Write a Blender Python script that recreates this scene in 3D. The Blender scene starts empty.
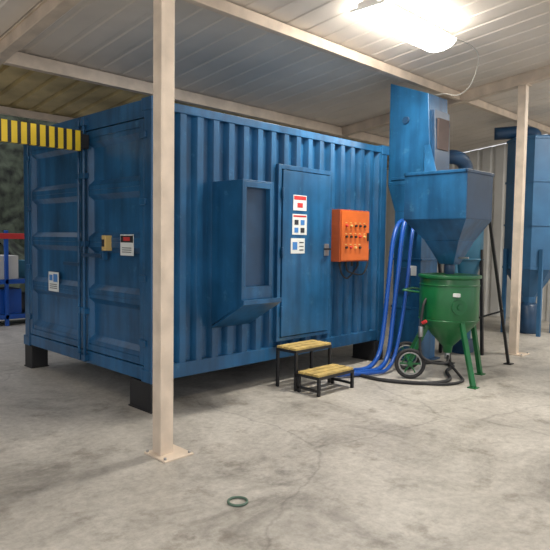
import bpy, bmesh, math, random
from mathutils import Vector, Matrix
random.seed(3)
sc = bpy.context.scene
try:
    sc.view_settings.view_transform = 'Standard'
except Exception: pass

# ---------------------------------------------------------------- materials
def mat(name, col, rough=0.5, metal=0.0, var=0.15, scale=3.0, bump=0.0, bscale=40, col2=None, emit=None, estr=0, spec=0.5, wear=None):
    m = bpy.data.materials.new(name); m.use_nodes = True
    nt = m.node_tree; b = nt.nodes['Principled BSDF']
    b.inputs['Roughness'].default_value = rough
    b.inputs['Metallic'].default_value = metal
    b.inputs['Specular IOR Level'].default_value = spec
    tc = nt.nodes.new('ShaderNodeTexCoord')
    n = nt.nodes.new('ShaderNodeTexNoise'); n.inputs['Scale'].default_value = scale
    n.inputs['Detail'].default_value = 6
    nt.links.new(tc.outputs['Object'], n.inputs['Vector'])
    r = nt.nodes.new('ShaderNodeValToRGB')
    c1 = [c*(1-var) for c in col]; c2 = col2 if col2 else [min(1, c*(1+var)) for c in col]
    r.color_ramp.elements[0].position = 0.35; r.color_ramp.elements[1].position = 0.65
    r.color_ramp.elements[0].color = (*c1, 1); r.color_ramp.elements[1].color = (*c2, 1)
    nt.links.new(n.outputs['Fac'], r.inputs['Fac'])
    out = r.outputs['Color']
    if wear:
        n4 = nt.nodes.new('ShaderNodeTexNoise'); n4.inputs['Scale'].default_value = 7; n4.inputs['Detail'].default_value = 10; n4.inputs['Roughness'].default_value = 0.75
        nt.links.new(tc.outputs['Object'], n4.inputs['Vector'])
        r4 = nt.nodes.new('ShaderNodeValToRGB'); r4.color_ramp.elements[0].position = 0.58; r4.color_ramp.elements[0].color = (0,0,0,1)
        r4.color_ramp.elements[1].position = 0.70; r4.color_ramp.elements[1].color = (.8,.8,.8,1)
        nt.links.new(n4.outputs['Fac'], r4.inputs['Fac'])
        mx = nt.nodes.new('ShaderNodeMixRGB'); nt.links.new(r4.outputs['Color'], mx.inputs[0]); nt.links.new(out, mx.inputs[1]); mx.inputs[2].default_value = (*wear, 1)
        mp = nt.nodes.new('ShaderNodeMapping'); mp.inputs['Scale'].default_value = (9, 9, .8)
        nt.links.new(tc.outputs['Object'], mp.inputs['Vector'])
        n5 = nt.nodes.new('ShaderNodeTexNoise'); n5.inputs['Scale'].default_value = 1.0; n5.inputs['Detail'].default_value = 5
        nt.links.new(mp.outputs['Vector'], n5.inputs['Vector'])
        r5 = nt.nodes.new('ShaderNodeValToRGB'); r5.color_ramp.elements[0].position = 0.35; r5.color_ramp.elements[0].color = (.55,.56,.6,1)
        r5.color_ramp.elements[1].position = 0.6; r5.color_ramp.elements[1].color = (1,1,1,1)
        nt.links.new(n5.outputs['Fac'], r5.inputs['Fac'])
        mu = nt.nodes.new('ShaderNodeMixRGB'); mu.blend_type = 'MULTIPLY'; mu.inputs[0].default_value = .8
        nt.links.new(mx.outputs[0], mu.inputs[1]); nt.links.new(r5.outputs['Color'], mu.inputs[2]); out = mu.outputs[0]
    nt.links.new(out, b.inputs['Base Color'])
    if bump > 0:
        n2 = nt.nodes.new('ShaderNodeTexNoise'); n2.inputs['Scale'].default_value = bscale
        nt.links.new(tc.outputs['Object'], n2.inputs['Vector'])
        bp = nt.nodes.new('ShaderNodeBump'); bp.inputs['Strength'].default_value = bump
        bp.inputs['Distance'].default_value = 0.01
        nt.links.new(n2.outputs['Fac'], bp.inputs['Height'])
        nt.links.new(bp.outputs['Normal'], b.inputs['Normal'])
    if emit:
        b.inputs['Emission Color'].default_value = (*emit, 1)
        b.inputs['Emission Strength'].default_value = estr
    return m

BLUE = mat('paint_blue', (0.014, 0.094, 0.215), 0.30, var=0.24, scale=2.0, bump=0.2, bscale=9, wear=(.055, .18, .31))
BLUE_D = mat('blue_dark_and_shaded', (0.012, 0.048, 0.11), 0.40, var=0.2)  # dark blue parts, plus shade put into hopper, elevator and hood colour
BLUE_L = mat('paint_blue_tank', (0.030, 0.12, 0.25), 0.45, var=0.12)
TEAL = mat('paint_teal', (0.02, 0.12, 0.20), 0.45, var=0.15)
BLACK = mat('paint_black', (0.012, 0.012, 0.014), 0.5)
DARK = mat('sign_dark', (0.02, 0.022, 0.03), 0.8)  # dark print cells of a door sign
BROWN = mat('opening_brown', (0.07, 0.045, 0.04), 0.7)  # flat dark brown standing for the elevator head opening
CREAM = mat('steel_cream', (0.66, 0.55, 0.44), 0.5, var=0.12, scale=5)
ROOF = mat('roof_sheet', (0.76, 0.69, 0.61), 0.5, var=0.08, scale=1.2)
ROOFY = mat('roof_sheet_yellowed', (0.50, 0.40, 0.20), 0.6, var=0.35, scale=1.5)
WALLM = mat('wall_cladding', (0.60, 0.59, 0.56), 0.6, var=0.1, scale=1.5)
YEL = mat('hazard_yellow', (0.78, 0.55, 0.02), 0.5, var=0.1)
ORANGE = mat('panel_orange', (0.56, 0.12, 0.022), 0.4, var=0.15)
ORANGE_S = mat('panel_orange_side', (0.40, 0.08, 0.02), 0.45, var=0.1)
GREEN = mat('pot_green', (0.006, 0.11, 0.03), 0.30, var=0.15)
WHITE = mat('sign_white', (0.66, 0.68, 0.66), 0.5, var=0.04)
RED = mat('sign_red', (0.5, 0.03, 0.03), 0.5, var=0.05)
SBLUE = mat('sign_blue', (0.05, 0.2, 0.5), 0.5, var=0.05)
TAN = mat('lockbox_tan', (0.6, 0.42, 0.15), 0.5, var=0.1)
WOOD = mat('step_wood', (0.50, 0.36, 0.12), 0.6, var=0.25, scale=12)
HOSE = mat('hose_blue', (0.008, 0.075, 0.36), 0.35, var=0.1)
RUB = mat('rubber_black', (0.02, 0.02, 0.022), 0.7)
STEEL = mat('steel_grey', (0.4, 0.4, 0.4), 0.35, metal=0.8, var=0.1)
TUBE = mat('lamp_diffuser', (1, 1, 1), 0.5, var=0, emit=(1.0, 0.95, 0.86), estr=28)
LAMPW = mat('lamp_body', (0.8, 0.8, 0.8), 0.4, var=0.02)
CABLE = mat('cable_white', (0.4, 0.38, 0.34), 0.5, var=0.05)
GRASS = mat('hillside', (0.008, 0.012, 0.008), 0.95, var=0.5, scale=3.5, col2=(0.06, 0.075, 0.05), bump=0.8, bscale=9)

def concrete():
    m = bpy.data.materials.new('concrete_floor'); m.use_nodes = True
    nt = m.node_tree; b = nt.nodes['Principled BSDF']; N = nt.nodes.new; L = nt.links.new
    tc = N('ShaderNodeTexCoord')
    n = N('ShaderNodeTexNoise'); n.inputs['Scale'].default_value = 0.9; n.inputs['Detail'].default_value = 12; n.inputs['Roughness'].default_value = 0.7
    n.inputs['Distortion'].default_value = 0.8
    L(tc.outputs['Object'], n.inputs['Vector'])
    r = N('ShaderNodeValToRGB'); e = r.color_ramp.elements
    e[0].position = 0.32; e[0].color = (0.22, 0.205, 0.18, 1)
    e[1].position = 0.62; e[1].color = (0.54, 0.51, 0.46, 1)
    x = r.color_ramp.elements.new(0.46); x.color = (0.41, 0.385, 0.345, 1)
    L(n.outputs['Fac'], r.inputs['Fac'])
    n2 = N('ShaderNodeTexNoise'); n2.inputs['Scale'].default_value = 18; n2.inputs['Detail'].default_value = 10; n2.inputs['Roughness'].default_value = 0.8
    L(tc.outputs['Object'], n2.inputs['Vector'])
    r2 = N('ShaderNodeValToRGB'); r2.color_ramp.elements[0].position = 0.3; r2.color_ramp.elements[0].color = (0.6, 0.6, 0.6, 1)
    r2.color_ramp.elements[1].position = 0.6; r2.color_ramp.elements[1].color = (1.08, 1.08, 1.08, 1)
    L(n2.outputs['Fac'], r2.inputs['Fac'])
    mx = N('ShaderNodeMixRGB'); mx.blend_type = 'MULTIPLY'; mx.inputs[0].default_value = 0.8
    L(r.outputs['Color'], mx.inputs[1]); L(r2.outputs['Color'], mx.inputs[2])
    n6 = N('ShaderNodeTexNoise'); n6.inputs['Scale'].default_value = 2.6; n6.inputs['Detail'].default_value = 9; n6.inputs['Roughness'].default_value = 0.7
    mp = N('ShaderNodeMapping'); mp.inputs['Location'].default_value = (3.1, 7.7, 0); L(tc.outputs['Object'], mp.inputs['Vector']); L(mp.outputs['Vector'], n6.inputs['Vector'])
    r6 = N('ShaderNodeValToRGB'); r6.color_ramp.elements[0].position = 0.55; r6.color_ramp.elements[0].color = (1, 1, 1, 1)
    r6.color_ramp.elements[1].position = 0.66; r6.color_ramp.elements[1].color = (0.62, 0.60, 0.57, 1)
    L(n6.outputs['Fac'], r6.inputs['Fac'])
    mx3 = N('ShaderNodeMixRGB'); mx3.blend_type = 'MULTIPLY'; mx3.inputs[0].default_value = 0.9
    L(mx.outputs[0], mx3.inputs[1]); L(r6.outputs['Color'], mx3.inputs[2])
    n3 = N('ShaderNodeTexNoise'); n3.inputs['Scale'].default_value = 1.6; n3.inputs['Detail'].default_value = 6
    L(tc.outputs['Object'], n3.inputs['Vector'])
    ad = N('ShaderNodeVectorMath'); ad.operation = 'MULTIPLY_ADD'; ad.inputs[1].default_value = (0.6, 0.6, 0)
    L(n3.outputs['Color'], ad.inputs[0]); L(tc.outputs['Object'], ad.inputs[2])
    v = N('ShaderNodeTexVoronoi'); v.feature = 'DISTANCE_TO_EDGE'; v.inputs['Scale'].default_value = 0.25
    L(ad.outputs[0], v.inputs['Vector'])
    cr = N('ShaderNodeValToRGB'); cr.color_ramp.elements[0].position = 0.0; cr.color_ramp.elements[0].color = (0.6, 0.6, 0.6, 1)
    cr.color_ramp.elements[1].position = 0.0025; cr.color_ramp.elements[1].color = (1, 1, 1, 1)
    L(v.outputs['Distance'], cr.inputs['Fac'])
    mx2 = N('ShaderNodeMixRGB'); mx2.blend_type = 'MULTIPLY'; mx2.inputs[0].default_value = 0.6
    L(mx3.outputs[0], mx2.inputs[1]); L(cr.outputs['Color'], mx2.inputs[2])
    L(mx2.outputs[0], b.inputs['Base Color'])
    b.inputs['Roughness'].default_value = 0.45
    b.inputs['Specular IOR Level'].default_value = 0.4
    bp = N('ShaderNodeBump'); bp.inputs['Strength'].default_value = 0.2; bp.inputs['Distance'].default_value = 0.01
    L(n2.outputs['Fac'], bp.inputs['Height']); L(bp.outputs['Normal'], b.inputs['Normal'])
    return m
CONC = concrete()

# ---------------------------------------------------------------- builder
class B:
    def __init__(s, name):
        s.name = name; s.bm = bmesh.new(); s.mats = []
    def mi(s, m):
        if m not in s.mats: s.mats.append(m)
        return s.mats.index(m)
    def face(s, vs, m, smooth=False):
        try:
            f = s.bm.faces.new(vs); f.material_index = s.mi(m); f.smooth = smooth
            return f
        except ValueError: return None
    def hexa(s, P, m):
        v = [s.bm.verts.new(p) for p in P]
        for q in ((3,2,1,0),(4,5,6,7),(0,1,5,4),(1,2,6,5),(2,3,7,6),(3,0,4,7)):
            s.face([v[i] for i in q], m)
    def box(s, x0, x1, y0, y1, z0, z1, m):
        s.hexa([(x0,y0,z0),(x1,y0,z0),(x1,y1,z0),(x0,y1,z0),(x0,y0,z1),(x1,y0,z1),(x1,y1,z1),(x0,y1,z1)], m)
    def frustum(s, b, zb, t, zt, m):
        (a0,a1,c0,c1) = b; (d0,d1,e0,e1) = t
        s.hexa([(a0,c0,zb),(a1,c0,zb),(a1,c1,zb),(a0,c1,zb),(d0,e0,zt),(d1,e0,zt),(d1,e1,zt),(d0,e1,zt)], m)
    def extrude(s, prof, vec, m):
        vec = Vector(vec)
        a = [s.bm.verts.new(p) for p in prof]; b = [s.bm.verts.new(Vector(p)+vec) for p in prof]
        n = len(prof)
        s.face(a[::-1], m); s.face(b, m)
        for i in range(n): s.face([a[i], a[(i+1)%n], b[(i+1)%n], b[i]], m)
    def bar(s, p0, p1, w, m, h=None):
        p0 = Vector(p0); p1 = Vector(p1); d = (p1-p0).normalized(); h = h or w
        up = Vector((0,0,1)) if abs(d.z) < 0.95 else Vector((0,1,0))
        sx = d.cross(up).normalized()*w/2; sy = sx.cross(d).normalized()*h/2
        P = [p0-sx-sy, p0+sx-sy, p0+sx+sy, p0-sx+sy, p1-sx-sy, p1+sx-sy, p1+sx+sy, p1-sx+sy]
        s.hexa(P, m)
    def cyl(s, p0, p1, r0, m, r1=None, seg=24, cap=True):
        p0 = Vector(p0); p1 = Vector(p1); r1 = r0 if r1 is None else r1
        d = (p1-p0).normalized(); up = Vector((0,0,1)) if abs(d.z) < 0.95 else Vector((1,0,0))
        a = d.cross(up).normalized(); b = a.cross(d)
        A = []; C = []
        for i in range(seg):
            t = 2*math.pi*i/seg; o = a*math.cos(t)+b*math.sin(t)
            A.append(s.bm.verts.new(p0+o*r0)); C.append(s.bm.verts.new(p1+o*r1))
        for i in range(seg): s.face([A[i], C[i], C[(i+1)%seg], A[(i+1)%seg]], m, True)
        if cap: s.face(A, m); s.face(C[::-1], m)
    def lathe(s, c, prof, m, seg=32, ph=0.0):
        rings = []
        for r, z in prof:
            rings.append([s.bm.verts.new((c[0]+r*math.cos(ph+2*math.pi*i/seg), c[1]+r*math.sin(ph+2*math.pi*i/seg), z)) for i in range(seg)])
        for k in range(len(rings)-1):
            for i in range(seg):
                s.face([rings[k][i], rings[k][(i+1)%seg], rings[k+1][(i+1)%seg], rings[k+1][i]], m, seg > 14)
        s.face(rings[0][::-1], m); s.face(rings[-1], m)
    def torus(s, c, axis, R, r, m, seg=32, k=10):
        axis = Vector(axis).normalized(); up = Vector((0,0,1)) if abs(axis.z) < 0.95 else Vector((1,0,0))
        a = axis.cross(up).normalized(); b = axis.cross(a); c = Vector(c); rings = []
        for i in range(seg):
            t = 2*math.pi*i/seg; o = a*math.cos(t)+b*math.sin(t)
            rings.append([s.bm.verts.new(c+o*(R+r*math.cos(2*math.pi*j/k))+axis*r*math.sin(2*math.pi*j/k)) for j in range(k)])
        for i in range(seg):
            for j in range(k):
                s.face([rings[i][j], rings[(i+1)%seg][j], rings[(i+1)%seg][(j+1)%k], rings[i][(j+1)%k]], m, True)
    def tube(s, pts, r, m, seg=10, sub=8, ridge=0.0):
        P = [Vector(p) for p in pts]; Q = [P[0]*2-P[1]]+P+[P[-1]*2-P[-2]]; path = []
        for i in range(1, len(Q)-2):
            for k in range(sub):
                t = k/sub; a,b,c,d = Q[i-1],Q[i],Q[i+1],Q[i+2]
                path.append(0.5*((2*b)+(c-a)*t+(2*a-5*b+4*c-d)*t*t+(3*b-a-3*c+d)*t**3))
        path.append(P[-1]); prev = None; rings = []
        for i, p in enumerate(path):
            d = (path[min(i+1, len(path)-1)]-path[max(i-1, 0)]).normalized()
            if prev is None:
                up = Vector((0,0,1)) if abs(d.z) < 0.9 else Vector((1,0,0)); a = d.cross(up).normalized()
            else: a = (prev-d*prev.dot(d)).normalized()
            prev = a; b = d.cross(a); rr = r*(1+(ridge if i % 2 else -ridge))
            rings.append([s.bm.verts.new(p+a*rr*math.cos(2*math.pi*j/seg)+b*rr*math.sin(2*math.pi*j/seg)) for j in range(seg)])
        for i in range(len(rings)-1):
            for j in range(seg):
                s.face([rings[i][j], rings[i][(j+1)%seg], rings[i+1][(j+1)%seg], rings[i+1][j]], m, True)
        s.face(rings[0][::-1], m); s.face(rings[-1], m)
    def done(s, bevel=0.0, parent=None):
        bmesh.ops.recalc_face_normals(s.bm, faces=s.bm.faces[:])
        me = bpy.data.meshes.new(s.name); s.bm.to_mesh(me); s.bm.free()
        for m in s.mats: me.materials.append(m)
        o = bpy.data.objects.new(s.name, me); sc.collection.objects.link(o)
        if bevel:
            md = o.modifiers.new('bevel', 'BEVEL'); md.width = bevel; md.segments = 2
            md.limit_method = 'ANGLE'; md.angle_limit = math.radians(40)
        if parent: o.parent = parent
        return o

def empty(name):
    e = bpy.data.objects.new(name, None); e.empty_display_size = 0.2; sc.collection.objects.link(e); return e

SL = 0.112
def rz(y): return 3.86 - SL*y

# ---------------------------------------------------------------- shell
b = B('floor'); b.box(-14, 16, -10, 22, -0.2, 0, CONC); b.done()

b = B('ceiling')
prof = []; x = -5.0; p = 0.30
while x < 9.6:
    prof += [(x, 0.0), (x+0.22, 0.0), (x+0.235, 0.010), (x+0.285, 0.010)]
    x += p
def roofstrip(b, y0, y1, m, k=1):
    lo0 = [b.bm.verts.new((px, y0, rz(y0)+pz*k)) for px, pz in prof]; lo1 = [b.bm.verts.new((px, y1, rz(y1)+pz*k)) for px, pz in prof]
    up0 = [b.bm.verts.new((px, y0, rz(y0)+pz*k+0.02)) for px, pz in prof]; up1 = [b.bm.verts.new((px, y1, rz(y1)+pz*k+0.02)) for px, pz in prof]
    for i in range(len(prof)-1):
        b.face([lo0[i], lo0[i+1], lo1[i+1], lo1[i]], m); b.face([up0[i], up1[i], up1[i+1], up0[i+1]], m)
        b.face([lo0[i], up0[i], up0[i+1], lo0[i+1]], m); b.face([lo1[i], lo1[i+1], up1[i+1], up1[i]], m)
roofstrip(b, -7.0, 2.45, ROOF); roofstrip(b, 2.45, 4.2, ROOFY, 4)
b.done()

def corr_wall(name, p0, p1, z0, z1fun, m, depth=0.03, pitch=0.3):
    b = B(name); p0 = Vector(p0); p1 = Vector(p1); d = (p1-p0); L = d.length; d.normalize(); n = Vector((-d.y, d.x, 0))
    s = 0; pr = []
    while s < L:
        for ds, o in ((0, 0), (pitch*.6, 0), (pitch*.7, depth), (pitch*.9, depth)):
            if s+ds < L: pr.append((s+ds, o))
        s += pitch
    pr.append((L, 0))
    rows = []
    for o2 in (0, 0.04):
        rows.append([b.bm.verts.new(p0+d*q+n*(o+o2)+Vector((0,0,z0))) for q, o in pr])
        rows.append([b.bm.verts.new(p0+d*q+n*(o+o2)+Vector((0,0,z1fun((p0+d*q).y)))) for q, o in pr])
    for i in range(len(pr)-1):
        b.face([rows[0][i], rows[0][i+1], rows[1][i+1], rows[1][i]], m)
        b.face([rows[2][i], rows[3][i], rows[3][i+1], rows[2][i+1]], m)
        b.face([rows[1][i], rows[1][i+1], rows[3][i+1], rows[3][i]], m)
    b.done()
corr_wall('wall_right', (9.6, 4.2, 0), (9.6, -7, 0), 0, lambda y: rz(y)-0.02, WALLM)
corr_wall('wall_back', (1.75, 4.16, 0), (9.55, 4.16, 0), 0, lambda y: rz(4.2)-0.02, WALLM)

def post(name, x, y):
    b = B(name); w = 0.055
    zt = rz(y)-0.16
    b.box(x-w, x+w, y-w, y+w, 0.012, zt, CREAM)
    b.box(x-w-.006, x-w+.02, y-w-.006, y-w+.02, 0.012, zt, CREAM)
    b.box(x-0.10, x+0.16, y-0.17, y+0.10, 0, 0.014, CREAM)
    for dx in (-.08, .135):
        for dy in (-.145, .08): b.cyl((x+dx, y+dy, .012), (x+dx, y+dy, .03), 0.012, STEEL, seg=6)
    b.box(x-.09, x+.09, y-.09, y+.09, zt-.012, zt, CREAM)
    b.done(0.004)
post('roof_post', -0.51, -0.92); post('roof_post', 5.46, -1.05)
def rafter(name, x):
    b = B(name)
    for dz0, dz1, w in ((-.16, -.145, .06), (-.015, -.001, .06), (-.15, -.01, .035)):
        b.hexa([(x-w,-6.9,rz(-6.9)+dz0),(x+w,-6.9,rz(-6.9)+dz0),(x+w,4.1,rz(4.1)+dz0),(x-w,4.1,rz(4.1)+dz0),
                (x-w,-6.9,rz(-6.9)+dz1),(x+w,-6.9,rz(-6.9)+dz1),(x+w,4.1,rz(4.1)+dz1),(x-w,4.1,rz(4.1)+dz1)], CREAM)
    b.done(0.003)
rafter('roof_rafter', -0.51); rafter('roof_rafter', 5.46)
def purlin(name, y, h=0.12, w=0.06):
    b = B(name)
    for a0, a1 in ((-5, -0.58), (-0.44, 5.38), (5.54, 9.55)):
        z1 = rz(y)-0.012
        b.box(a0, a1, y-w/2, y+w/2, z1-h, z1, CREAM)
        b.box(a0, a1, y-w/2-.02, y-w/2, z1-h, z1-h+.012, CREAM)
    b.done(0.003)
purlin('roof_purlin', -0.1); purlin('roof_purlin', 2.15, 0.15, 0.08); purlin('roof_purlin', -2.3); purlin('roof_purlin', -4.6)
purlin('roof_purlin', 4.05, 0.1)

# ---------------------------------------------------------------- container
CL, CW, Z0, Z1 = 3.70, 2.75, 0.27, 2.86
E = empty('blast_room_container')
b = B('frame')
t = 0.13
for x in (0, CL-t):
    for y in (0, CW-t):
        b.box(x+.004, x+t-.004, y+.004, y+t-.004, Z0+.1, Z1-.1, BLUE)
        for z in (Z0, Z1-.118):
            b.box(x-.004, x+t+.03, y-.006, y+t+.03, z, z+.118, BLUE)
for y in (0.01, CW-.09):
    b.box(t, CL-t, y, y+.08, Z0+.01, Z0+.15, BLUE)
    b.box(t, CL-t, y, y+.08, Z1-.10, Z1-.02, BLUE)
for x in (0.008, CL-.09):
    b.box(x, x+.08, t, CW-t, Z0+.01, Z0+.14, BLUE)
    b.box(x, x+.08, t, CW-t, Z1-.17, Z1-.01, BLUE)
b.box(.05, CL-.05, .05, CW-.05, Z0+.03, Z0+.1, BLUE_D)
b.box(.05, CL-.05, .05, CW-.05, Z1-.06, Z1-.03, BLUE)
b.done(0.006, E)

def corr_x(b, x0, x1, yo, z0, z1, m, pitch=0.2, dep=0.06, sgn=1):
    pts = []; x = x0
    while x < x1-1e-4:
        for dx, o in ((0, 0), (.35*pitch, 0), (.5*pitch, dep), (.85*pitch, dep)):
            if x+dx < x1: pts.append((x+dx, yo+sgn*o))
        x += pitch
    pts.append((x1, yo))
    lo = [b.bm.verts.new((px, py, z0)) for px, py in pts]; hi = [b.bm.verts.new((px, py, z1)) for px, py in pts]
    for i in range(len(lo)-1): b.face([lo[i], lo[i+1], hi[i+1], hi[i]], m)
b = B('side_panels')
corr_x(b, t, CL-t, 0.018, Z0+.14, Z1-.09, BLUE)
corr_x(b, t, CL-t, CW-.02, Z0+.14, Z1-.09, BLUE, sgn=-1)
b.box(CL-.05, CL-.03, t, CW-t, Z0+.14, Z1-.16, BLUE)
b.done(0, E)

def end_door(name, y0, y1):
    b = B(name); z0, z1 = Z0+.15, Z1-.18; f = .07
    b.box(.01, .06, y0, y0+f, z0, z1, BLUE); b.box(.01, .06, y1-f, y1, z0, z1, BLUE)
    b.box(.01, .06, y0+f, y1-f, z0, z0+f, BLUE); b.box(.01, .06, y0+f, y1-f, z1-f, z1, BLUE)
    n = 4; H = (z1-z0-2*f); h = H/n
    for k in range(n):
        a = z0+f+k*h; i0, i1 = y0+f, y1-f
        O = [(.018, i0, a+.05), (.018, i1, a+.05), (.018, i1, a+h-.05), (.018, i0, a+h-.05)]
        I = [(.06, i0+.04, a+.10), (.06, i1-.04, a+.10), (.06, i1-.04, a+h-.10), (.06, i0+.04, a+h-.10)]
        vo = [b.bm.verts.new(p) for p in O]; vi = [b.bm.verts.new(p) for p in I]
        for i in range(4): b.face([vo[i], vo[(i+1)%4], vi[(i+1)%4], vi[i]], BLUE)
        b.face(vi, BLUE)
        b.box(.018, .06, i0, i1, a, a+.05, BLUE); b.box(.018, .06, i0, i1, a+h-.05, a+h, BLUE)
    yh = y0 if y0 < 0.5 else y1
    for z in (.6, 1.2, 1.9, 2.5):
        b.box(-.012, .012, yh-.05, yh+.05, z, z+.06, BLUE)
    b.done(0.004, E)
end_door('end_door_1', .135, 1.24); end_door('end_door_2', 1.255, CW-.135)
b = B('locking_gear')
for y in (1.20, 1.31):
    b.cyl((-.02, y, Z0+.03), (-.02, y, Z1-.04), 0.016, BLUE, seg=12)
    for z in (Z0+.04, .8, 1.5, 2.2, Z1-.12): b.box(-.04, .012, y-.04, y+.04, z, z+.06, BLUE)
b.box(-.045, -.03, .82, 1.22, 1.40, 1.435, BLUE_D); b.box(-.045, -.03, 1.29, 1.62, 1.30, 1.33, BLUE_D)
b.box(-.03, .02, .8, .86, 1.38, 1.46, BLUE)
b.done(0.003, E)
b = B('lock_box'); b.box(-.05, .024, .72, .79, 1.47, 1.62, TAN); b.box(-.06, -.048, .735, .775, 1.51, 1.58, BLACK); b.done(.004, E)

def sign(name, plane, a0, a1, z0, z1, off, bands, E):
    b = B(name)
    def q(u0, u1, w0, w1, d, m):
        A0, A1 = a0+(a1-a0)*u0, a0+(a1-a0)*u1; W0, W1 = z0+(z1-z0)*w0, z0+(z1-z0)*w1
        if plane == 'x': b.box(off-d, off, min(A0,A1), max(A0,A1), W0, W1, m)
        else: b.box(min(A0,A1), max(A0,A1), off-d, off, W0, W1, m)
    q(0, 1, 0, 1, .004, WHITE)
    for i, (u0, u1, w0, w1, m) in enumerate(bands): q(u0, u1, w0, w1, .006+.0006*i, m)
    b.done(0, E)
lines = [(.15, .85, .15+.1*i, .18+.1*i, BLACK) for i in range(4)]
sign('sign_warning_1', 'x', .31, .54, 1.43, 1.63, .014, [(.03, .97, .62, .95, BLACK), (.25, .75, .70, .88, RED)]+lines[:3], E)
sign('sign_warning_2', 'x', 1.85, 2.10, 0.98, 1.2, .014, [(.1, .5, .5, .9, SBLUE), (.6, .9, .55, .85, SBLUE)]+lines[:3], E)

b = B('feet')
for x in (0.0, CL-.2):
    for y, w in ((0.0, .36), (CW-.2, .2)):
        b.box(x, x+.2, y, y+w, 0.012, Z0, BLACK); b.box(x-.01, x+.21, y-.01, y+w+.01, 0, .014, BLACK)
b.done(.004, E)

b = B('personnel_door')
b.box(1.60, 1.65, -.025, .05, .48, 2.42, BLUE); b.box(2.47, 2.52, -.025, .05, .48, 2.42, BLUE)
b.box(1.65, 2.47, -.025, .05, 2.37, 2.42, BLUE); b.box(1.65, 2.47, -.025, .05, .48, .52, BLUE)
b.box(1.66, 2.46, -.04, .03, .53, 2.36, BLUE)
for z in (.75, 1.4, 2.05): b.cyl((1.655, -.045, z), (1.655, -.045, z+.12), .014, BLUE, seg=10)
b.box(2.36, 2.44, -.055, -.04, 1.42, 1.56, STEEL); b.cyl((2.40, -.055, 1.5), (2.40, -.10, 1.5), .012, STEEL, seg=10)
b.box(2.30, 2.42, -.105, -.09, 1.488, 1.512, BLACK)
b.done(.004, E)
sign('sign_door_1', 'y', 1.82, 2.04, 1.93, 2.1, -.04, [(.05, .95, .70, .95, RED), (.3, .7, .2, .5, RED)], E)
sign('sign_door_2', 'y', 1.81, 2.05, 1.66, 1.89, -.04, [(.06, .94, .86, .94, RED)]+[(.14+.42*i, .40+.42*i, .10+.38*j, .34+.38*j, DARK if (i+j) % 2 else SBLUE) for i in range(2) for j in range(2)], E)
sign('sign_door_3', 'y', 1.79, 2.02, 1.45, 1.62, -.04, [(.12, .45, .25, .75, SBLUE), (.6, .9, .2, .26, BLACK), (.6, .9, .45, .5, BLACK), (.6, .9, .7, .76, BLACK)], E)

# air inlet hood
b = B('air_inlet_hood')
x0, x1, yd = .72, 1.13, -.42
def sidepl(xa, th):
    b.extrude([(xa, .03, .74), (xa, yd, .98), (xa, yd, 2.16), (xa, .03, 2.16)], (th, 0, 0), BLUE)
sidepl(x0, .015); sidepl(x1-.015, .015)
b.box(x0+.015, x1-.015, yd, .03, 2.145, 2.16, BLUE)
b.box(x0+.015, x1-.015, yd+.06, yd+.075, 1.15, 2.145, BLUE_D)  # recess back in darker blue, its shade put into the colour
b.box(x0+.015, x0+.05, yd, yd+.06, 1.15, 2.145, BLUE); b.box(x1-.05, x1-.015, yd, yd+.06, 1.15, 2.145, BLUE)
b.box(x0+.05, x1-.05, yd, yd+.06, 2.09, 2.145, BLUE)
b.extrude([(x0+.015, .03, .75), (x0+.015, yd+.004, .985), (x0+.015, yd+.004, 1.15), (x0+.015, .03, 1.15)], (x1-x0-.03, 0, 0), BLUE)
b.extrude([(x0-.02, .0, .715), (x0-.02, yd-.05, .985), (x0-.02, yd-.05, 1.03), (x0-.02, yd-.03, 1.03), (x0-.02, yd-.025, .99), (x0-.02, 0, .735)], (x1-x0+.10, 0, 0), BLUE)
b.box(1.13, 1.45, -.03, .03, .95, 2.16, BLUE)
b.done(.003, E)

# ---------------------------------------------------------------- control panel
b = B('control_panel')
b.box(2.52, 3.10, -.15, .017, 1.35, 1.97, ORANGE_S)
b.box(2.535, 3.085, -.165, -.15, 1.365, 1.955, ORANGE)
for j in range(3):
    for i in range(5):
        if j == 0 and i > 3: continue
        xx = 2.62+i*.09; zz = 1.52+j*.13
        mm = [BLACK, BLACK, RED, BLACK, TAN][(i*2+j) % 5]
        b.cyl((xx, -.165, zz), (xx, -.19, zz), .015, mm, seg=10)
        b.box(xx-.018, xx+.018, -.168, -.164, zz+.03, zz+.040, TAN)
b.box(3.04, 3.07, -.18, -.165, 1.6, 1.7, BLACK)
for i in range(4): b.cyl((2.63+i*.12, -.07, 1.35), (2.63+i*.12, -.07, 1.29), .016, BLACK, seg=8)
b.tube([(2.63, -.07, 1.30), (2.66, -.08, 1.2), (2.8, -.06, 1.14), (2.95, -.07, 1.25), (2.99, -.07, 1.3)], .011, RUB, seg=6)
b.tube([(2.75, -.07, 1.30), (2.8, -.08, 1.22), (3.1, -.06, 1.18), (3.25, -.03, 1.3), (3.3, -.03, 1.5)], .011, RUB, seg=6)
b.done(.003, E)

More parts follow.
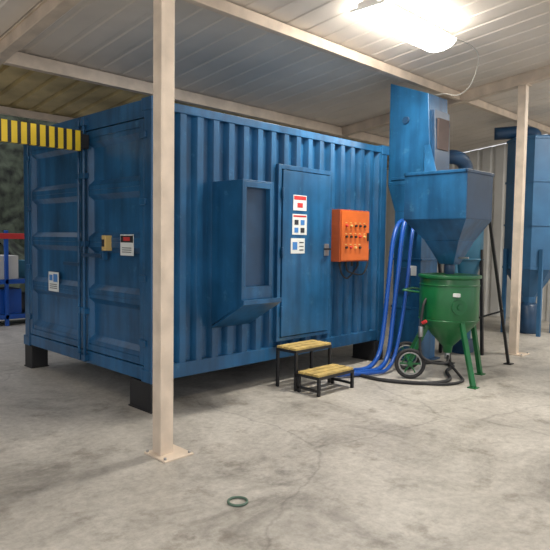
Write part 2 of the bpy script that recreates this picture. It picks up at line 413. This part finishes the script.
# ---------------------------------------------------------------- steps
b = B('access_steps')
def tread(y0, y1, z):
    xa, xb = 1.56, 2.15
    for x in (xa, xb-.03):
        b.box(x, x+.03, y0, y1, z-.05, z-.02, BLACK)
    b.box(xa+.03, xb-.03, y0, y0+.03, z-.05, z-.02, BLACK); b.box(xa+.03, xb-.03, y1-.03, y1, z-.05, z-.02, BLACK)
    n2 = 3; w2 = (y1-y0)/n2
    for i in range(n2):
        b.box(xa+.002, xb-.002, y0+i*w2+.010, y0+(i+1)*w2-.010, z-.02, z+.004, WOOD)
tread(-.36, -.06, .45); tread(-.68, -.38, .22)
for x in (1.56, 2.12):
    for y, z in ((-.36, .40), (-.09, .40), (-.68, .17), (-.41, .17)):
        b.box(x, x+.03, y, y+.03, 0, z, BLACK)
    b.box(x, x+.03, -.65, -.38, .04, .065, BLACK)
    b.box(x, x+.03, -.40, -.34, .15, .2, BLACK)
b.done(.002)

# ---------------------------------------------------------------- hazard beam
b = B('hazard_striped_beam')
x = -4.2; k = 0
while x < -.08:
    w = .055 if k % 2 == 0 else .035
    x2 = min(x+w, -.07)
    b.box(x, x2, 1.12, 1.17, 2.47, 2.67, YEL if k % 2 == 0 else BLACK); x = x2; k += 1
b.box(-.07, -.0, 1.125, 1.165, 2.50, 2.64, BLACK)
b.box(-4.2, -4.1, 1.1, 1.2, 0, 2.47, YEL)
b.done()

# ---------------------------------------------------------------- bucket elevator tower
b = B('bucket_elevator')
x0, x1 = 3.84, 4.33
b.hexa([(x0,-.56,2.35),(x1,-.56,2.35),(x1,.08,2.35),(x0,.08,2.35),(x0,-.50,3.50),(x1,-.50,3.50),(x1,.08,3.72),(x0,.08,3.72)], BLUE)
b.frustum((x0+.03, x1-.03, -.44, -.02), 2.0, (x0, x1, -.56, .08), 2.35, BLUE)
b.box(x0+.03, x1-.03, -.44, -.02, .02, 2.0, BLUE)
b.box(x0-.02, x1+.02, -.5, .04, 0, .02, BLUE_D)
b.hexa([(x0+.06,-.585,2.5),(x1-.04,-.585,2.5),(x1-.04,-.53,2.5),(x0+.06,-.53,2.5),(x0+.06,-.56,3.3),(x1-.04,-.56,3.3),(x1-.04,-.5,3.3),(x0+.06,-.5,3.3)], BLUE_D)  # darker plate paints shade onto the front face
b.box(x0+.12, x1-.09, -.59, -.53, 2.8, 3.2, BROWN)
for z in (.7, 1.35): b.box(x0+.02, x1-.02, -.46, 0, z, z+.03, BLUE)
b.cyl((x0+.1, -.18, 3.2), (x0-.02, -.18, 3.2), .05, BLUE_D, seg=16)
b.box(x0-.012, x0+.004, -.50, .02, 2.42, 2.46, BLUE)
b.cyl((x1, -.3, 3.22), (x1+.3, -.3, 3.22), .09, BLUE_D, seg=18); b.box(x1+.08, x1+.2, -.36, -.24, 3.30, 3.37, STEEL)
b.box(x0+.01, x0+.03, -.30, -.12, .9, 1.25, BLUE_D); b.box(x0+.018, x0+.03, -.38, -.28, 1.15, 1.28, WHITE)
b.done(.005)

# ---------------------------------------------------------------- media hopper
b = B('abrasive_hopper')
hx0, hx1, hy0, hy1 = 3.08, 3.72, -1.45, -.66
zt, zm = 2.40, 1.86
w = .012
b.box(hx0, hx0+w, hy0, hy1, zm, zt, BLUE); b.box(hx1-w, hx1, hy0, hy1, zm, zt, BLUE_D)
b.box(hx0+w, hx1-w, hy0, hy0+w, zm, zt, BLUE_D); b.box(hx0+w, hx1-w, hy1-w, hy1, zm, zt, BLUE_D)  # front side coloured darker to carry its shade
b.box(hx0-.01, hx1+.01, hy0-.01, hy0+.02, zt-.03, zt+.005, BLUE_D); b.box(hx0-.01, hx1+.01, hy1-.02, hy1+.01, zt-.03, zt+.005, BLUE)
b.box(hx0-.01, hx0+.02, hy0, hy1, zt-.03, zt+.005, BLUE); b.box(hx1-.02, hx1+.01, hy0, hy1, zt-.03, zt+.005, BLUE)
b.box(hx0+w, hx1-w, hy0+w, hy1-w, zt-.06, zt-.05, BLUE)
cx, cy = 3.46, -1.07
b.frustum((cx-.22, cx+.18, cy-.22, cy+.22), 1.62, (hx0, hx1, hy0, hy1), zm, BLUE)
b.frustum((cx-.08, cx+.08, cy-.09, cy+.09), 1.34, (cx-.22, cx+.18, cy-.22, cy+.22), 1.62, BLUE)
b.cyl((cx, cy, 1.36), (cx, cy, 1.225), .06, BLUE_D, seg=18)
b.cyl((cx-.02, cy-.06, 1.42), (cx-.02, cy-.25, 1.42), .012, STEEL, seg=8)
b.hexa([(hx1-.1, -.80, 2.28),(hx1-.1,-.6,2.28),(3.835,-.46,2.5),(3.835,-.55,2.5),(hx1-.1, -.80, 2.38),(hx1-.1,-.6,2.38),(3.835,-.46,2.85),(3.835,-.55,2.85)], BLUE)
b.bar((hx1-.02, hy0+.03, 1.95), (4.70, -1.30, 0.0), .035, BLACK)
b.bar((hx1-.02, hy1-.05, 1.95), (4.15, -.75, 0.0), .035, BLACK)
b.bar((4.30, -1.38, .75), (4.05, -.76, .5), .022, BLACK)
b.box(4.65, 4.76, -1.35, -1.25, 0, .012, BLACK); b.box(4.10, 4.2, -.8, -.7, 0, .012, BLACK)
b.done(.004)

# ---------------------------------------------------------------- blast pot
b = B('green_blast_pot')
c = (3.47, -1.07); R = .345
b.lathe(c, [(.05,.28),(.06,.36),(.12,.42),(R-.06,.60),(R-.01,.66),(R,.70),(R,1.15),(R-.01,1.17),(R+.02,1.18),(R+.02,1.215),(R-.03,1.22),(R-.1,1.19),(.07,1.17)], GREEN, 40)
b.torus((c[0], c[1], .69), (0,0,1), R, .008, GREEN); b.torus((c[0], c[1], 1.1), (0,0,1), R, .008, GREEN)
b.cyl((c[0], c[1], .28), (c[0], c[1], .2), .03, STEEL, seg=12)
for (lx, ly) in ((3.12, -1.58), (3.83, -1.32)):
    dx, dy = lx-c[0], ly-c[1]; l = math.hypot(dx, dy); ux, uy = dx/l, dy/l
    b.bar((c[0]+ux*(R-.04), c[1]+uy*(R-.04), .72), (lx, ly, .01), .05, GREEN)
    b.box(lx-.05, lx+.05, ly-.05, ly+.05, 0, .012, GREEN)
ax = Vector((.47, .35, 0)).normalized(); mid = Vector((3.20, -.70, .18))
a0 = mid-ax*.27; a1 = mid+ax*.22
b.cyl(a0, a1, .018, GREEN, seg=12)
for a in (a0, a1):
    b.torus(a, ax, .158, .022, RUB, 36, 10)
    b.torus(a, ax, .128, .012, STEEL, 30, 8)
    for k in range(6):
        t_ = math.pi*k/3; u = ax.cross(Vector((0,0,1))); b.bar(a, a+u*math.cos(t_)*.125+Vector((0,0,1))*math.sin(t_)*.125, .018, GREEN)
    b.cyl(a-ax*.04, a+ax*.04, .03, GREEN, seg=14)
for s_ in (-.15, .15):
    q = mid+ax*s_; v = Vector((c[0], c[1], 0))-Vector((q.x, q.y, 0)); v.normalize()
    b.bar(q, (c[0]-v.x*(R-.08)+ax.x*s_*.3, c[1]-v.y*(R-.08)+ax.y*s_*.3, .62), .045, GREEN)
b.tube([(c[0]-.02, c[1]-.02, .24), (c[0]-.2, c[1]-.1, .2), (c[0]-.40, c[1]-.05, .22), (c[0]-.43, c[1]+.1, .3), (c[0]-.42, c[1]+.12, .6), (c[0]-.38, c[1]+.12, .85), (c[0]-.30, c[1]+.12, .95)], .016, RUB, seg=10)
b.cyl((c[0]-.42, c[1]+.12, .5), (c[0]-.42, c[1]+.12, .62), .028, STEEL, seg=12)
b.cyl((c[0]-.42, c[1]+.10, .66), (c[0]-.42, c[1]+.05, .69), .02, RED, seg=12)
ang = math.radians(228)
px, py = c[0]+R*math.cos(ang), c[1]+R*math.sin(ang)
n = Vector((math.cos(ang), math.sin(ang), 0))
b.cyl(Vector((px, py, .86))-n*.02, Vector((px, py, .86))+n*.012, .09, GREEN, seg=26)
b.cyl(Vector((px, py, .86))+n*.012, Vector((px, py, .86))+n*.03, .03, GREEN, seg=16)
b.box(px-.07, px-.02, py-.02, py+.05, .98, 1.02, WHITE)
b.tube([(c[0]-.26, c[1]+.25, 1.0), (c[0]-.36, c[1]+.36, 1.02), (c[0]-.34, c[1]+.42, 1.02), (c[0]-.05, c[1]+.50, 1.02), (c[0]+.02, c[1]+.48, 1.02), (c[0]+.05, c[1]+.32, 1.0)], .013, GREEN, seg=8)
b.done(.003)

# ---------------------------------------------------------------- hoses
b = B('blast_hoses')
b.tube([(3.88, -.30, 1.97), (3.74, -.32, 1.95), (3.58, -.34, 1.75), (3.46, -.36, 1.2), (3.34, -.38, .65), (3.20, -.42, .22), (2.98, -.45, .06), (2.7, -.40, .045), (2.35, -.28, .045), (2.18, -.1, .045)], .029, HOSE, seg=12, sub=18, ridge=.07)
b.tube([(3.88, -.20, 1.88), (3.70, -.20, 1.84), (3.54, -.22, 1.6), (3.42, -.24, 1.0), (3.30, -.27, .5), (3.16, -.30, .18), (2.9, -.32, .05), (2.6, -.22, .045), (2.35, -.04, .045)], .029, HOSE, seg=12, sub=18, ridge=.07)
b.tube([(3.88, -.38, 1.80), (3.74, -.40, 1.80), (3.62, -.44, 1.6), (3.52, -.46, 1.1), (3.40, -.47, .6), (3.22, -.50, .2), (3.02, -.52, .05), (2.8, -.50, .04), (2.5, -.36, .04)], .022, HOSE, seg=12, sub=18, ridge=.07)
b.done()
b = B('air_hose')
b.tube([(2.55, .05, .022), (2.62, -.35, .022), (2.62, -.75, .022), (2.85, -1.15, .022), (3.2, -1.25, .022), (3.6, -1.0, .022), (3.95, -.9, .022), (4.0, -.64, .022), (3.80, -.56, .022)], .02, RUB, seg=8)
b.tube([(2.6, -.6, .02), (2.72, -.9, .02), (2.95, -1.3, .02), (3.25, -1.38, .02), (3.45, -1.25, .03), (3.47, -1.08, .17)], .016, RUB, seg=8)
b.done()

# ---------------------------------------------------------------- small cyclone + duct
b = B('dust_cyclone')
c = (5.02, -.45); r = .27
b.lathe(c, [(.06,.62),(.07,.78),(r,1.35),(r,1.95),(r-.02,1.97),(.12,2.0),(.11,2.02)], TEAL, 32)
b.torus((c[0], c[1], 1.36), (0,0,1), r, .015, TEAL); b.torus((c[0], c[1], 1.93), (0,0,1), r, .012, TEAL)
b.lathe(c, [(.13,.2),(.14,.22),(.14,.6),(.07,.64)], TEAL, 24)
b.tube([(c[0], c[1], 2.0), (c[0], c[1], 2.55), (c[0]-.04, c[1]+.01, 2.72), (c[0]-.2, c[1]+.06, 2.8), (4.6, -.2, 2.8), (4.335, -.15, 2.8)], .1, BLUE_D, seg=18, sub=8)
for k in range(3):
    a = math.radians(30+120*k); b.bar((c[0]+r*math.cos(a), c[1]+r*math.sin(a), 1.5), (c[0]+(r+.06)*math.cos(a), c[1]+(r+.06)*math.sin(a), 0), .04, BLACK)
b.tube([(c[0]-.25, c[1], 1.8), (c[0]-.4, c[1]-.05, 1.75), (c[0]-.45, c[1]-.08, 1.4), (c[0]-.38, c[1]-.1, .9), (c[0]-.3, c[1]-.12, .4), (c[0]-.12, c[1]-.06, .35)], .05, TEAL, seg=14)
b.box(c[0]-.14, c[0]+.14, c[1]-.14, c[1]+.14, 0, .2, BLUE_D)
b.done()

# ---------------------------------------------------------------- big filter tank (flat-sided)
b = B('dust_filter_tank')
c = (7.70, -.36); r = .44
b.lathe(c, [(.12,.55),(.13,.65),(r,1.15),(r,3.42),(r-.02,3.44)], BLUE_L, 8, ph=math.radians(22.5))
for z in (1.15, 1.9, 2.65, 3.38): b.lathe(c, [(r+.02,z),(r+.02,z+.035)], BLUE_L, 8, ph=math.radians(22.5))
b.tube([(c[0], c[1], 3.44), (c[0], c[1]+.02, 3.52), (c[0]-.1, c[1]+.2, 3.56), (c[0]-.3, c[1]+.6, 3.55)], .11, BLUE_D, seg=16)
for k in range(4):
    a = math.radians(45+90*k); b.bar((c[0]+(r+.0)*math.cos(a), c[1]+(r+.0)*math.sin(a), 1.5), (c[0]+(r+.0)*math.cos(a), c[1]+(r+.0)*math.sin(a), 0), .06, BLUE_L)
b.lathe(c, [(.18,.0),(.19,.03),(.19,.5),(.12,.55)], BLUE_D, 20)
b.done()

# ---------------------------------------------------------------- lamps
def lamp(name, cx, cy, e=95):
    b = B(name); z = rz(cy)
    b.box(cx-.70, cx+.70, cy-.12, cy+.12, z-.09, z-.03, LAMPW)
    for dx in (-.4, .4): b.box(cx+dx-.02, cx+dx+.02, cy-.02, cy+.02, z-.04, z-.0, LAMPW)
    pr = []
    for i in range(13):
        a = math.pi*i/12; pr.append((cx-.70, cy-.20*math.cos(a), z-.10-.10*math.sin(a)))
    b.extrude(pr, (1.40, 0, 0), TUBE)
    for s_ in (-1, 1): b.box(cx+s_*.71-.01, cx+s_*.71+.01, cy-.20, cy+.20, z-.115, z-.085, LAMPW)
    b.done()
    L = bpy.data.lights.new(name+'_light', 'AREA'); L.shape = 'RECTANGLE'; L.size = 1.3; L.size_y = .3; L.energy = e; L.color = (1, .94, .84)
    o = bpy.data.objects.new(name+'_glow', L); sc.collection.objects.link(o); o.location = (cx, cy, z-.22)
lamp('fluorescent_and_fill_lamp', 2.50, -1.0, 85); lamp('fluorescent_and_fill_lamp', -1.6, -3.6, 30); lamp('fluorescent_and_fill_lamp', 7.2, -2.9, 100)  # second and third lamps are unseen, added as fill light

b = B('lamp_cable')
z = rz(-1.0)
b.tube([(3.22, -1.0, z-.08), (3.5, -1.1, z-.03), (3.85, -1.15, z-.12), (4.0, -1.0, z-.40), (4.06, -.8, z-.50), (4.08, -.6, z-.45), (4.1, -.45, 3.53)], .007, CABLE, seg=6)
b.done()

b = B('rubber_ring'); b.torus((-.655, -1.915, .009), (0,0,1), .058, .008, mat('ring_green', (.09,.15,.11), .6), 32, 8); b.done()

# ---------------------------------------------------------------- outside left
b = B('ground_hillside')
nx, ny = 100, 28; V = []
for j in range(ny):
    row = []
    for i in range(nx):
        X = -20+i*.5; Y = 10+j*.35; Z = min(8, .65*j*.85)+(random.uniform(-.3, .3) if j else -.1)
        row.append(b.bm.verts.new((X+random.uniform(-.15, .15), Y+random.uniform(-.3, .3), Z)))
    V.append(row)
for j in range(ny-1):
    for i in range(nx-1): b.face([V[j][i], V[j][i+1], V[j+1][i+1], V[j+1][i]], GRASS, False)
b.done()
b = B('pallet_rack')
for x in (0.0, 1.1, 2.2):
    for y in (6.2, 6.9): b.box(x, x+.06, y, y+.06, 0, 1.7, HOSE)
for z in (.12, .75):
    b.box(0, 2.26, 6.2, 6.25, z, z+.08, HOSE); b.box(0, 2.26, 6.9, 6.95, z, z+.08, HOSE); b.box(0, 2.26, 6.25, 6.9, z+.06, z+.08, BLUE_D)
b.box(0, 2.26, 6.19, 6.25, 1.55, 1.65, RED)
for i in range(3): b.box(.12+i*.72, .65+i*.72, 6.3, 6.85, .83, 1.15+.1*(i % 2), [BLUE_L, WALLM, TEAL][i])
for i in range(3): b.box(.12+i*.72, .7+i*.72, 6.3, 6.85, .2, .55+.1*(i % 2), [WALLM, HOSE, BLUE_D][i])
b.done(.004)

# ---------------------------------------------------------------- world & camera
w = bpy.data.worlds.new('world'); sc.world = w; w.use_nodes = True
bg = w.node_tree.nodes['Background']; bg.inputs['Color'].default_value = (.95, .96, 1.0, 1); bg.inputs['Strength'].default_value = 1.1

cam = bpy.data.cameras.new('camera'); co = bpy.data.objects.new('camera', cam); sc.collection.objects.link(co)
R = Matrix.Rotation(math.radians(-45.5), 4, 'Z') @ Matrix.Rotation(math.radians(86.6), 4, 'X') @ Matrix.Rotation(math.radians(0.8), 4, 'Z')
co.matrix_world = Matrix.Translation((-3.02, -4.53, 1.6)) @ R
cam.sensor_width = 36; cam.lens = 36*593/550; cam.clip_start = .05
sc.camera = co
